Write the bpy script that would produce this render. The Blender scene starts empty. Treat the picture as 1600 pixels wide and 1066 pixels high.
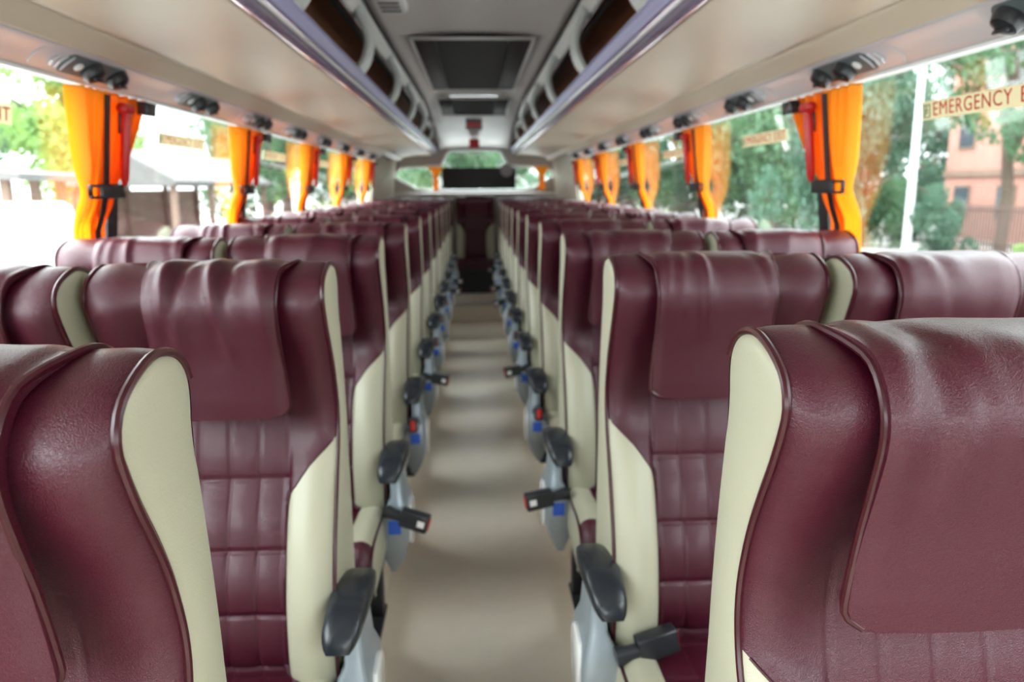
import bpy, bmesh, math, random
import numpy as np
from mathutils import Vector, Matrix, Euler

random.seed(7); np.random.seed(7)
C = bpy.context.scene.collection
S = bpy.context.scene
PI = math.pi
EYE = 1.5                      # camera height above the aisle floor

# ---------------------------------------------------------------- camera
def cam_basis():
    F = 1200.0; r = math.radians(-0.9)
    d = Vector(((742.-800.)/F, -(293.-533.)/F, -1.)).normalized()
    u0 = Vector((math.sin(r), math.cos(r), 0.))
    u = (u0 - d*u0.dot(d)).normalized()
    x = d.cross(u)
    return Matrix((x, d, u))
cd = bpy.data.cameras.new('camera'); cam = bpy.data.objects.new('camera', cd); C.objects.link(cam)
cam.matrix_world = Matrix.Translation((0, 0, EYE)) @ cam_basis().to_4x4()
cd.sensor_width = 36; cd.lens = 27; cd.clip_start = 0.02; cd.clip_end = 400
cd.dof.use_dof = True; cd.dof.focus_distance = 0.78; cd.dof.aperture_fstop = 5.0
S.camera = cam

# ---------------------------------------------------------------- sky and exposure
W = bpy.data.worlds.new('world'); S.world = W; W.use_nodes = True
nt = W.node_tree; nt.nodes.clear()
o_ = nt.nodes.new('ShaderNodeOutputWorld'); bg = nt.nodes.new('ShaderNodeBackground')
tc = nt.nodes.new('ShaderNodeTexCoord'); sp = nt.nodes.new('ShaderNodeSeparateXYZ')
mr = nt.nodes.new('ShaderNodeMapRange'); mr.inputs[1].default_value = -1; mr.inputs[2].default_value = 0.9
mr.inputs[3].default_value = 2.2; mr.inputs[4].default_value = 1.0
nt.links.new(tc.outputs['Generated'], sp.inputs[0]); nt.links.new(sp.outputs['X'], mr.inputs[0])
bg.inputs[0].default_value = (0.90, 0.96, 1.0, 1)
el = nt.nodes.new('ShaderNodeMapRange'); el.inputs[1].default_value = 0; el.inputs[2].default_value = 1; el.inputs[3].default_value = 0.8; el.inputs[4].default_value = 2.9
ml = nt.nodes.new('ShaderNodeMath'); ml.operation = 'MULTIPLY'
nt.links.new(sp.outputs['Z'], el.inputs[0]); nt.links.new(el.outputs[0], ml.inputs[0]); nt.links.new(mr.outputs[0], ml.inputs[1])
fr = nt.nodes.new('ShaderNodeMapRange'); fr.inputs[1].default_value = -1; fr.inputs[2].default_value = 0; fr.inputs[3].default_value = 1.7; fr.inputs[4].default_value = 1.0
m2 = nt.nodes.new('ShaderNodeMath'); m2.operation = 'MULTIPLY'
nt.links.new(sp.outputs['Y'], fr.inputs[0]); nt.links.new(fr.outputs[0], m2.inputs[0]); nt.links.new(ml.outputs[0], m2.inputs[1])
nt.links.new(m2.outputs[0], bg.inputs[1]); nt.links.new(bg.outputs[0], o_.inputs[0])
S.view_settings.view_transform = 'Standard'; S.view_settings.look = 'None'
S.view_settings.gamma = 1.0; S.view_settings.use_curve_mapping = False
S.view_settings.exposure = 1.98
cy = S.cycles
cy.use_denoising = True
try: cy.denoiser = 'OPENIMAGEDENOISE'
except Exception: pass
cy.max_bounces = 9; cy.diffuse_bounces = 6; cy.glossy_bounces = 4; cy.transmission_bounces = 6
cy.transparent_max_bounces = 24; cy.sample_clamp_indirect = 6; cy.caustics_reflective = False; cy.caustics_refractive = False

# ---------------------------------------------------------------- materials
def mat(name, col, rough=0.5, metal=0.0, spec=0.5, bump=None, noise=0.0, nscale=6.0, coat=0.0, emit=None, trans=None):
    m = bpy.data.materials.new(name); m.use_nodes = True
    n = m.node_tree.nodes; l = m.node_tree.links
    b = n['Principled BSDF']
    b.inputs['Base Color'].default_value = (*col, 1)
    b.inputs['Roughness'].default_value = rough; b.inputs['Metallic'].default_value = metal
    b.inputs['Specular IOR Level'].default_value = spec
    b.inputs['Coat Weight'].default_value = coat; b.inputs['Coat Roughness'].default_value = 0.15
    if emit: b.inputs['Emission Color'].default_value = (*emit[0], 1); b.inputs['Emission Strength'].default_value = emit[1]
    t = n.new('ShaderNodeTexCoord')
    if noise:
        nz = n.new('ShaderNodeTexNoise'); nz.inputs['Scale'].default_value = nscale; nz.inputs['Detail'].default_value = 4
        l.new(t.outputs['Object'], nz.inputs['Vector'])
        mx = n.new('ShaderNodeMix'); mx.data_type = 'RGBA'
        mx.inputs[6].default_value = (*[c*(1-noise) for c in col], 1); mx.inputs[7].default_value = (*[min(1, c*(1+noise)) for c in col], 1)
        l.new(nz.outputs['Fac'], mx.inputs[0]); l.new(mx.outputs[2], b.inputs['Base Color'])
    if bump:
        kind, sc, st = bump
        if kind == 'leather':
            v = n.new('ShaderNodeTexVoronoi'); v.inputs['Scale'].default_value = sc; v.feature = 'SMOOTH_F1'
            nn = n.new('ShaderNodeTexNoise'); nn.inputs['Scale'].default_value = sc*0.35
            l.new(t.outputs['Object'], nn.inputs['Vector'])
            ad = n.new('ShaderNodeVectorMath'); ad.operation = 'MULTIPLY_ADD'
            ad.inputs[1].default_value = (0.006,)*3
            l.new(nn.outputs['Color'], ad.inputs[0]); l.new(t.outputs['Object'], ad.inputs[2]); l.new(ad.outputs[0], v.inputs['Vector'])
            src = v.outputs['Distance']
        else:
            v = n.new('ShaderNodeTexNoise'); v.inputs['Scale'].default_value = sc; v.inputs['Detail'].default_value = 6
            l.new(t.outputs['Object'], v.inputs['Vector']); src = v.outputs['Fac']
        bp = n.new('ShaderNodeBump'); bp.inputs['Strength'].default_value = st; bp.inputs['Distance'].default_value = 0.001 if kind == 'leather' else 0.004
        l.new(src, bp.inputs['Height']); l.new(bp.outputs[0], b.inputs['Normal'])
    if trans:
        tr = n.new('ShaderNodeBsdfTranslucent'); tr.inputs[0].default_value = (*trans[0], 1)
        ms = n.new('ShaderNodeMixShader'); ms.inputs[0].default_value = trans[1]
        l.new(b.outputs[0], ms.inputs[1]); l.new(tr.outputs[0], ms.inputs[2]); l.new(ms.outputs[0], n['Material Output'].inputs[0])
    return m
M = dict(
 maroon=mat('maroon_leatherette', (0.060, 0.0030, 0.0135), 0.35, bump=('leather', 800, 0.6), noise=0.08, spec=0.5, coat=0.08),
 cream=mat('cream_leatherette', (0.45, 0.435, 0.32), 0.45, bump=('leather', 420, 0.25), noise=0.03),
 piping=mat('maroon_piping', (0.045, 0.003, 0.008), 0.3),
 shell=mat('grey_seat_shell', (0.10, 0.12, 0.13), 0.45),
 black=mat('black_plastic', (0.018, 0.02, 0.024), 0.32),
 armpad=mat('black_armrest_pad', (0.016, 0.02, 0.026), 0.27, bump=('leather', 500, 0.3)),
 grey=mat('silver_grey_metal', (0.33, 0.38, 0.42), 0.32, metal=0.3),
 dark=mat('dark_steel', (0.03, 0.03, 0.035), 0.5, metal=0.4),
 blue=mat('blue_tape', (0.02, 0.12, 0.65), 0.4),
 red=mat('red_plastic', (0.6, 0.015, 0.012), 0.35),
 white=mat('white_plastic', (0.8, 0.8, 0.8), 0.4),
 chrome=mat('chrome', (0.8, 0.8, 0.82), 0.12, metal=1),
 beige=mat('beige_rack_panel', (0.63, 0.54, 0.43), 0.42, bump=('noise', 160, 0.08), noise=0.03),
 lip=mat('lilac_gloss_edge', (0.50, 0.44, 0.62), 0.13, metal=0.5, coat=0.6),
 lip2=mat('lavender_edge_cap', (0.40, 0.40, 0.66), 0.25, metal=0.2),
 brown=mat('brown_rack_lining', (0.30, 0.12, 0.05), 0.6, noise=0.2),
 bracket=mat('grey_rack_bracket', (0.55, 0.57, 0.55), 0.35),
 ceil=mat('ceiling_gloss_panel', (0.70, 0.66, 0.64), 0.38, spec=0.35, coat=0.08),
 ceil2=mat('ceiling_side_panel', (0.70, 0.69, 0.65), 0.35),
 psu=mat('silver_service_panel', (0.66, 0.66, 0.70), 0.25, metal=0.15),
 floor=mat('beige_vinyl_floor', (0.84, 0.75, 0.62), 0.32, noise=0.05, nscale=14, bump=('noise', 60, 0.08)),
 wall=mat('grey_wall_trim', (0.45, 0.43, 0.40), 0.5, noise=0.04),
 rubber=mat('black_window_rubber', (0.012, 0.012, 0.014), 0.5),
 mesh=mat('black_grille', (0.006, 0.006, 0.007), 0.7, noise=0.3, nscale=90),
 curtain=mat('lit_orange_curtain_cloth', (0.92, 0.42, 0.04), 0.75, trans=((1.0, 0.60, 0.10), 0.6), bump=('noise', 300, 0.2)),  # same cloth, daylight on the near half painted in as yellow
 curtain_shaded=mat('shaded_orange_curtain_cloth', (0.90, 0.30, 0.02), 0.75, trans=((1.0, 0.40, 0.03), 0.5), bump=('noise', 300, 0.2)),  # same cloth again, its less lit half painted deeper
 sticker=mat('cream_sticker', (0.72, 0.66, 0.50), 0.5, trans=((0.72, 0.66, 0.5), 0.5)),
 redink=mat('red_lettering', (0.55, 0.03, 0.02), 0.5),
 greenink=mat('green_icon', (0.03, 0.20, 0.08), 0.5),
 asphalt=mat('grey_asphalt', (0.30, 0.30, 0.29), 0.8, noise=0.15, nscale=2),
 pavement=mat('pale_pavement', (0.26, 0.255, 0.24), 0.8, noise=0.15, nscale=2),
  palepave=mat('painted_bright_pavement', (0.5, 0.49, 0.46), 0.8, noise=0.1, nscale=2),  # brightness of the left side painted in as a paler colour
 bark=mat('tree_bark', (0.07, 0.05, 0.035), 0.9, noise=0.4, nscale=3),
 pinkwall=mat('salmon_wall', (0.33, 0.16, 0.125), 0.8, noise=0.15, nscale=1),
 tan=mat('tan_wall', (0.17, 0.11, 0.08), 0.8, noise=0.2, nscale=1.5),
 roofgrey=mat('weathered_grey_roof', (0.10, 0.095, 0.09), 0.8, noise=0.2, nscale=2),
 winglass=mat('dark_house_window', (0.05, 0.06, 0.07), 0.1),
 fence=mat('brown_iron_fence', (0.08, 0.05, 0.04), 0.6),
 pole=mat('white_pole', (0.5, 0.52, 0.53), 0.4),
 carwhite=mat('white_car_paint', (0.8, 0.8, 0.8), 0.2, coat=0.5),
 carred=mat('red_car_paint', (0.5, 0.03, 0.03), 0.2, coat=0.5),
 tyre=mat('black_tyre', (0.02, 0.02, 0.02), 0.8),
)
def leafmat(name, c):
    return mat(name, c, 0.55, trans=((c[0]*1.6, c[1]*1.5, c[2]*1.1), 0.4))
M['leaf1'] = leafmat('mid_green_leaves', (0.055, 0.12, 0.06))
M['leaf2'] = leafmat('blue_green_leaves', (0.05, 0.11, 0.075))
M['leaf3'] = leafmat('yellow_green_backlit_leaves', (0.16, 0.27, 0.08))  # backlit look of the left trees put into a paler colour
def glassmat(name, tint):
    m = bpy.data.materials.new(name); m.use_nodes = True
    n = m.node_tree.nodes; l = m.node_tree.links; n.remove(n['Principled BSDF'])
    t = n.new('ShaderNodeBsdfTransparent'); t.inputs[0].default_value = (*tint, 1)
    g = n.new('ShaderNodeBsdfGlossy'); g.inputs['Roughness'].default_value = 0.02; g.inputs[0].default_value = (1, 1, 1, 1)
    lw = n.new('ShaderNodeLayerWeight'); lw.inputs[0].default_value = 0.5
    p = n.new('ShaderNodeMath'); p.operation = 'POWER'; p.inputs[1].default_value = 5
    a = n.new('ShaderNodeMath'); a.operation = 'MULTIPLY_ADD'; a.inputs[1].default_value = 0.95; a.inputs[2].default_value = 0.05
    ms = n.new('ShaderNodeMixShader')
    l.new(lw.outputs['Facing'], p.inputs[0]); l.new(p.outputs[0], a.inputs[0]); l.new(a.outputs[0], ms.inputs[0])
    l.new(t.outputs[0], ms.inputs[1]); l.new(g.outputs[0], ms.inputs[2]); l.new(ms.outputs[0], n['Material Output'].inputs[0])
    return m
M['glass'] = glassmat('window_glass', (0.93, 0.95, 0.94))

# ---------------------------------------------------------------- mesh helpers
def mesh_obj(name, V, Fc, m, parent=None, smooth=True, angle=None):
    me = bpy.data.meshes.new(name)
    me.from_pydata([tuple(map(float, v)) for v in V], [], [tuple(int(i) for i in f) for f in Fc])
    me.materials.append(m)
    bm = bmesh.new(); bm.from_mesh(me)
    bmesh.ops.remove_doubles(bm, verts=bm.verts, dist=1e-6)
    bmesh.ops.recalc_face_normals(bm, faces=bm.faces)
    bm.to_mesh(me); bm.free()
    if smooth:
        me.polygons.foreach_set('use_smooth', [True]*len(me.polygons))
        if angle: me.set_sharp_from_angle(angle=math.radians(angle))
    o = bpy.data.objects.new(name, me); C.objects.link(o)
    if parent: o.parent = parent
    return o
class MB:
    """collects shapes for ONE part"""
    def __init__(s): s.V = []; s.F = []
    def add(s, V, Fc):
        k = len(s.V); s.V += [tuple(v) for v in V]; s.F += [tuple(i+k for i in f) for f in Fc]; return s
    def box(s, lo, hi, rot=None, piv=None):
        x0, y0, z0 = lo; x1, y1, z1 = hi
        V = [Vector(v) for v in ((x0,y0,z0),(x1,y0,z0),(x1,y1,z0),(x0,y1,z0),(x0,y0,z1),(x1,y0,z1),(x1,y1,z1),(x0,y1,z1))]
        if rot is not None:
            p = Vector(piv) if piv else sum(V, Vector())/8
            V = [rot @ (v-p) + p for v in V]
        return s.add(V, [(0,3,2,1),(4,5,6,7),(0,1,5,4),(1,2,6,5),(2,3,7,6),(3,0,4,7)])
    def grid(s, P, closed=False):
        nr, nc = len(P), len(P[0]); Fc = []
        for i in range(nr-1):
            for j in range(nc if closed else nc-1):
                k = (j+1) % nc
                Fc.append((i*nc+j, i*nc+k, (i+1)*nc+k, (i+1)*nc+j))
        return s.add([p for r in P for p in r], Fc)
    def loft(s, secs):
        nr, nc = len(secs), len(secs[0])
        s.grid(secs, True); k = len(s.V) - nr*nc
        s.F.append(tuple(k+j for j in range(nc))); s.F.append(tuple(k+(nr-1)*nc+j for j in reversed(range(nc)))); return s
    def tube(s, pts, r, n=8, closed=False):
        pts = [Vector(p) for p in pts]; N = len(pts); rs = r if hasattr(r, '__len__') else [r]*N
        secs = []; up = None
        for i, p in enumerate(pts):
            a = pts[(i-1) % N] if (closed or i > 0) else p; b = pts[(i+1) % N] if (closed or i < N-1) else p
            t = (b-a).normalized()
            if up is None: up = Vector((0,0,1)) if abs(t.z) < .9 else Vector((1,0,0))
            u = (up - t*up.dot(t)).normalized(); up = u; w = t.cross(u)
            secs.append([p + (u*math.cos(q)+w*math.sin(q))*rs[i] for q in [2*PI*k/n for k in range(n)]])
        if closed: secs.append(secs[0]); return s.grid(secs, True)
        return s.loft(secs)
    def prism(s, outline, axis, a, b):
        """outline: 2-D points; extruded along axis 0,1,2 from a to b"""
        def p3(q, t):
            q = list(q); q.insert(axis, t); return tuple(q)
        n = len(outline)
        V = [p3(q, a) for q in outline] + [p3(q, b) for q in outline]
        return s.add(V, [tuple(range(n)), tuple(range(2*n-1, n-1, -1))] + [(i, (i+1) % n, n+(i+1) % n, n+i) for i in range(n)])
    def build(s, name, m, parent=None, bevel=0, smooth=True, angle=40, seg=2, profile_mod=None):
        o = mesh_obj(name, s.V, s.F, m, parent, smooth, angle)
        if bevel:
            bm = bmesh.new(); bm.from_mesh(o.data)
            es = [e for e in bm.edges if len(e.link_faces) == 2 and e.calc_face_angle(0) > 0.6]
            bmesh.ops.bevel(bm, geom=es, offset=bevel, segments=seg, affect='EDGES', profile=0.5, clamp_overlap=True)
            bm.to_mesh(o.data); bm.free()
            o.data.polygons.foreach_set('use_smooth', [True]*len(o.data.polygons)); o.data.set_sharp_from_angle(angle=math.radians(50))
        return o
def empty(name, loc, label=None, cat=None, group=None, rz=0):
    o = bpy.data.objects.new(name, None); C.objects.link(o); o.location = loc; o.rotation_euler.z = rz
    o.empty_display_size = 0.1
    if label: tag(o, label, cat, group)
    return o
def tag(o, label, cat, group=None, kind=None):
    o['label'] = label; o['category'] = cat
    if group: o['group'] = group
    if kind: o['kind'] = kind
    return o
def struct(o): o['kind'] = 'structure'; return o
def kids(o): return [c for c in bpy.data.objects if c.parent == o]
KID = {}
def remember(o):
    KID[o.name] = [c for c in bpy.data.objects if c.parent == o]
    for c in KID[o.name]: remember(c)
def copy_tree(o, parent=None):
    c = o.copy(); C.objects.link(c)
    if parent is not None: c.parent = parent
    KID[c.name] = []
    for ch in KID.get(o.name, []): KID[c.name].append(copy_tree(ch, c))
    return c
def stem(o): return o.name.split('.')[0]
def sstep(a, b, x): t = np.clip((x-a)/(b-a), 0, 1); return float(t*t*(3-2*t)) if np.isscalar(x) or np.ndim(x) == 0 else t*t*(3-2*t)
def rrect(w, h, r, n=4, cx=0, cy=0):
    pts = []
    for qx, qy, a0 in ((1,1,0),(-1,1,90),(-1,-1,180),(1,-1,270)):
        for k in range(n+1):
            a = math.radians(a0+90*k/n); pts.append((cx+qx*(w/2-r)+r*math.cos(a), cy+qy*(h/2-r)+r*math.sin(a)))
    return pts
def smooth_curve(pts, n):
    """Catmull-Rom through points, n samples even in arc length"""
    P = np.array(pts, float); P = np.vstack([2*P[0]-P[1], P, 2*P[-1]-P[-2]]); out = []
    for i in range(1, len(P)-2):
        for t in np.linspace(0, 1, 24, endpoint=False):
            a, b, c, d = P[i-1], P[i], P[i+1], P[i+2]
            out.append(0.5*((2*b)+(-a+c)*t+(2*a-5*b+4*c-d)*t*t+(-a+3*b-3*c+d)*t**3))
    out.append(P[-2]); out = np.array(out)
    L = np.r_[0, np.cumsum(np.linalg.norm(np.diff(out, axis=0), axis=1))]
    s = np.linspace(0, L[-1], n)
    return np.stack([np.interp(s, L, out[:, k]) for k in range(out.shape[1])], 1)

# ---------------------------------------------------------------- the bus shell
# z below is measured from the eye (add EYE); rows, racks and windows run along +Y
Z = lambda z: z + EYE
Y0, Y1, YR = -2.5, 8.45, 10.75
PLAT = -1.35
def bx(name, lo, hi, m, bevel=0): return MB().box((lo[0],lo[1],Z(lo[2])), (hi[0],hi[1],Z(hi[2]))).build(name, m, bevel=bevel)
struct(bx('floor', (-0.36, Y0, -1.56), (0.36, 8.62, -1.5), M['floor']))
for s, nm in ((-1, 'left'), (1, 'right')):
    a, b = sorted((s*0.36, s*1.20))
    struct(bx('floor_platform_'+nm, (a, Y0, -1.56), (b, YR, PLAT), M['floor']))
    struct(MB().prism([(s*0.352, Z(PLAT-.004)), (s*0.38, Z(PLAT-.004)), (s*0.38, Z(PLAT+.004)), (s*0.352, Z(PLAT+.004))], 1, Y0, 8.6).build('trim_platform_edge_'+nm, M['grey']))
struct(bx('floor_rear_step', (-0.36, 8.62, -1.56), (0.36, YR, -1.29), M['floor']))
struct(bx('trim_step_edge', (-0.36, 8.60, -1.31), (0.36, 8.66, -1.284), M['wall']))
WX = lambda z: 1.13 - 0.118*z            # the side wall leans in towards the roof
SILL, WTOP = -0.33, 0.295
for s, nm in ((-1, 'left'), (1, 'right')):
    out = [(s*1.20, Z(-1.56)), (s*1.20, Z(SILL)), (s*WX(SILL), Z(SILL)), (s*1.165, Z(-0.45)), (s*1.165, Z(-1.56))]
    struct(MB().prism(out, 1, Y0, YR).build('wall_'+nm, M['wall']))
    # beige rear corner panel behind the last side window
    sec = []
    for k in range(17):
        t = k/16; y = Y1 + (YR-Y1)*t
        bulge = 0.10*math.sin(PI*min(1, t*1.0))*0.6
        row = []
        for j in range(13):
            z = SILL + (0.40-SILL)*j/12
            row.append((s*(WX(z) - 0.02 - bulge*math.sin(PI*(0.15+0.85*j/12))), y, Z(z)))
        sec.append(row)
    o = MB().grid(sec).build('wall_rear_corner_'+nm, M['beige']); struct(o)
    so = o.modifiers.new('thickness', 'SOLIDIFY'); so.thickness = 0.01
PILL = [1.10, 2.50, 3.90, 5.30, 6.70, 8.10]
edges = [Y0] + PILL + [Y1]
widx = 1
for s, nm in ((-1, 'left'), (1, 'right')):
    for i in range(len(edges)-1):
        a, b = edges[i], edges[i+1]
        e = empty('window_%d' % widx, (0, 0, 0)); struct(e); widx += 1
        g = []
        for off in (0, 0.005):
            g.append([(s*(WX(SILL)+off+.004), Z(SILL)), (s*(WX(WTOP)+off+.004), Z(WTOP))])
        q = [g[0][0], g[0][1], g[1][1], g[1][0]]
        MB().prism(q, 1, a, b).build('window_pane', M['glass'], e, smooth=False)
        f = MB()
        f.prism([(s*(WX(SILL)-.012), Z(SILL-.01)), (s*(WX(SILL)+.03), Z(SILL-.01)), (s*(WX(SILL)+.03), Z(SILL+.025)), (s*(WX(SILL)-.012), Z(SILL+.02))], 1, a, b)
        f.build('window_rubber', M['rubber'], e)
    for i, y in enumerate(PILL):
        q = [(s*(WX(z)+d), Z(z)) for z, d in ((SILL, -.002), (WTOP+.02, -.002), (WTOP+.02, .035), (SILL, .035))]
        struct(MB().prism(q, 1, y-0.035, y+0.035).build('trim_window_post_%s' % nm, M['rubber']))

# rear wall with its window opening
def rear_wall():
    outer = [(-1.2, -1.56), (1.2, -1.56), (1.2, 0.45), (0.75, 0.9), (-0.75, 0.9), (-1.2, 0.45)]
    hole = [(-0.62, -0.045), (0.62, -0.045), (0.80, -0.02), (1.06, 0.13), (1.07, 0.19), (1.0, 0.27), (0.46, 0.29), (0.36, 0.47), (0.30, 0.495), (-0.30, 0.495), (-0.36, 0.47), (-0.46, 0.29), (-1.0, 0.27), (-1.08, 0.19), (-1.07, 0.13), (-0.80, -0.02)]
    bm = bmesh.new()
    def loop(pts, y):
        vs = [bm.verts.new((x, y, Z(z))) for x, z in pts]
        return [bm.edges.new((vs[i], vs[(i+1) % len(vs)])) for i in range(len(vs))]
    es = loop(outer, YR) + loop(hole, YR)
    r = bmesh.ops.triangle_fill(bm, use_beauty=True, use_dissolve=False, edges=es)
    fs = [f for f in bm.faces]
    r = bmesh.ops.extrude_face_region(bm, geom=fs)
    bmesh.ops.translate(bm, vec=(0, 0.06, 0), verts=[v for v in r['geom'] if isinstance(v, bmesh.types.BMVert)])
    bmesh.ops.recalc_face_normals(bm, faces=bm.faces)
    me = bpy.data.meshes.new('wall_rear'); bm.to_mesh(me); bm.free(); me.materials.append(M['wall'])
    o = bpy.data.objects.new('wall_rear', me); C.objects.link(o); struct(o)
    w = empty('window_%d' % widx, (0, 0, 0)); struct(w)
    MB().prism([(x, Z(z)) for x, z in hole], 1, YR+.02, YR+.026).build('window_pane', M['glass'], w, smooth=False)
    MB().tube([(x, YR-.005, Z(z)) for x, z in hole], 0.018, 8, closed=True).build('window_frame', M['white'], w)
rear_wall()
struct(MB().prism([(YR, Z(-.06)), (YR-.20, Z(-.075)), (YR-.22, Z(-.10)), (YR-.2, Z(-.6)), (YR, Z(-.6))], 0, -1.1, 1.1).build('trim_rear_shelf', M['wall']))

# ceiling: a shallow arch that comes down towards the rear window
def ceiling():
    rows = []
    for k in range(60):
        y = Y0 + (YR-Y0)*k/59
        drop = 0.0 if y < 7.2 else 0.30*((y-7.2)/(YR-7.2))**1.6
        row = []
        for j in range(-12, 13):
            x = 0.47*j/12
            row.append((x, y, Z(0.835 - 0.03*(abs(x)/.47)**2.5 - drop)))
        rows.append(row)
    o = MB().grid(rows).build('ceiling', M['ceil']); struct(o)
    m = o.modifiers.new('thickness', 'SOLIDIFY'); m.thickness = 0.02; m.offset = -1 if False else 1
    for s, nm in ((-1, 'left'), (1, 'right')):
        rows = []
        for k in range(60):
            y = Y0 + (YR-Y0)*k/59
            drop = 0.0 if y < 7.2 else 0.30*((y-7.2)/(YR-7.2))**1.6
            P = smooth_curve([(0.47, 0.80), (0.50, 0.775), (0.525, 0.75)], 8)
            rows.append([(s*x, y, Z(z - drop*(0.6 if i < 7 else 0.2))) for i, (x, z) in enumerate(P)])
        o = MB().grid(rows).build('trim_ceiling_cove_'+nm, M['ceil2']); struct(o)
        m = o.modifiers.new('thickness', 'SOLIDIFY'); m.thickness = 0.006
        # dark seam with its clips
        struct(MB().box((s*0.47-.004, Y0, Z(0.792)), (s*0.47+.004, 7.4, Z(0.80))).build('trim_ceiling_seam_'+nm, M['rubber']))
        # closed upper corner of the body, above the racks
        out = [(s*1.20, Z(SILL)), (s*1.24, Z(SILL)), (s*1.15, Z(0.9)), (s*0.5, Z(1.0)), (s*0.5, Z(0.88)), (s*1.08, Z(0.86)), (s*1.10, Z(0.31)), (s*1.13, Z(0.30)), (s*1.16, Z(.31))]
        out = [(s*1.115, Z(0.30)), (s*1.17, Z(0.30)), (s*1.13, Z(0.92)), (s*0.5, Z(1.0)), (s*0.5, Z(0.90)), (s*1.07, Z(0.86))]
        struct(MB().prism(out, 1, Y0, YR).build('wall_upper_'+nm, M['wall']))
    struct(MB().prism([(-.5, Z(.9)), (.5, Z(.9)), (.5, Z(1.0)), (-.5, Z(1.0))], 1, Y0, YR).build('ceiling_outer_skin', M['wall']))
ceiling()
# the front of the bus: dashboard wall below the windscreen opening
struct(bx('wall_front', (-1.2, Y0-.06, -1.56), (1.2, Y0, -0.45), M['wall']))
struct(bx('wall_front_header', (-1.15, Y0-.06, 0.28), (1.15, Y0, 1.0), M['wall']))  # unseen header, added to cut windscreen light washing over the seats
for s_ in (-1, 1): struct(bx('trim_windscreen_pillar', (s_*1.15-.06, Y0-.06, -.45), (s_*1.15+.06, Y0, .28), M['wall']))

# ---------------------------------------------------------------- luggage racks
HOOPS = [-.20, 1.07, 2.38, 3.66, 4.94, 6.22, 7.50, 8.78]
def rack(s, nm):
    t = empty('luggage_rack', (s*0.8, Y0, Z(0.4)), 'long beige overhead luggage rack along the %s windows' % nm, 'luggage rack', 'overhead luggage racks')
    t.location = (0, 0, 0)
    ya, yb = Y0+.02, YR-.02
    def strip(name, pts, m, th=0.008, n=None, a=ya, b=yb, smooth_=True):
        P = smooth_curve(pts, n) if n else np.array(pts)
        ys = np.linspace(a, b, 30)
        o = MB().grid([[(s*x, y, Z(z)) for x, z in P] for y in ys]).build(name, m, t)
        so = o.modifiers.new('thickness', 'SOLIDIFY'); so.thickness = th; so.offset = 0
        return o
    strip('bottom_panel', [(0.555, 0.437), (0.64, 0.434), (0.80, 0.424), (0.93, 0.407), (0.950, 0.404)], M['beige'], n=20)
    strip('crease_shade_strip', [(0.950, 0.4065), (0.958, 0.4055)], M['rubber'], .006)  # black strip standing in for the shade in the crease
    strip('side_band', [(0.956, 0.402), (0.961, 0.392), (0.998, 0.358), (1.004, 0.352)], M['beige'], n=14)
    # rounded glossy edge profile
    pr = smooth_curve([(0.556, 0.432), (0.532, 0.440), (0.515, 0.462), (0.503, 0.492), (0.497, 0.507), (0.503, 0.518), (0.512, 0.512)], 18)
    strip('glossy_edge', pr[:9].tolist(), M['lip'], 0.006)
    strip('edge_cap', pr[8:].tolist(), M['lip2'], 0.0064)
    strip('edge_groove', [(0.5205, 0.449), (0.5155, 0.4565)], M['white'], 0.007)
    strip('lining', [(0.515, 0.505), (0.56, 0.455), (0.95, 0.42), (1.05, 0.45), (1.055, 0.83), (0.55, 0.80)], M['brown'], 0.006)
    strip('header_band', [(0.545, 0.80), (0.545, 0.735), (0.56, 0.725)], M['rubber'], 0.008)
    strip('header_rail', [(0.530, 0.752), (0.523, 0.745), (0.525, 0.735), (0.535, 0.730)], M['chrome'], 0.004)
    for y in HOOPS:
        # curved bracket bowing towards the aisle
        P = smooth_curve([(0.515, 0.515), (0.482, 0.56), (0.462, 0.63), (0.472, 0.70), (0.497, 0.755), (0.490, 0.80)], 18)
        secs = []
        for k, (x, z) in enumerate(P):
            a = P[max(0, k-1)]; b = P[min(len(P)-1, k+1)]; d = b-a; d = d/np.linalg.norm(d); nx, nz = -d[1], d[0]
            w = 0.052 + 0.014*abs(k/17-.5)*2; th = 0.018
            secs.append([(s*(x+nx*dd), y+yy, Z(z+nz*dd)) for yy, dd in ((-w,-th*.4),(-w*.8,-th),(w*.8,-th),(w,-th*.4),(w,th*.4),(w*.8,th),(-w*.8,th),(-w,th*.4))])
        MB().loft(secs).build('bracket', M['bracket'], t)
    return t
rack(-1, 'left'); rack(1, 'right')

# service panel strip between rack and windows
for s, nm in ((-1, 'left'), (1, 'right')):
    P = smooth_curve([(1.002, 0.354), (1.012, 0.347), (1.045, 0.328), (1.082, 0.301), (1.093, 0.296), (1.12, 0.30)], 14)
    ys = np.linspace(Y0, Y1+.2, 40)
    o = MB().grid([[(s*x, y, Z(z)) for x, z in P] for y in ys]).build('trim_service_strip_'+nm, M['psu']); struct(o)
    so = o.modifiers.new('thickness', 'SOLIDIFY'); so.thickness = 0.006; so.offset = 0
    struct(MB().box((s*1.088-.004, Y0, Z(0.287)), (s*1.088+.004, Y1, Z(0.295))).build('trim_curtain_rail_'+nm, M['white']))

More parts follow.
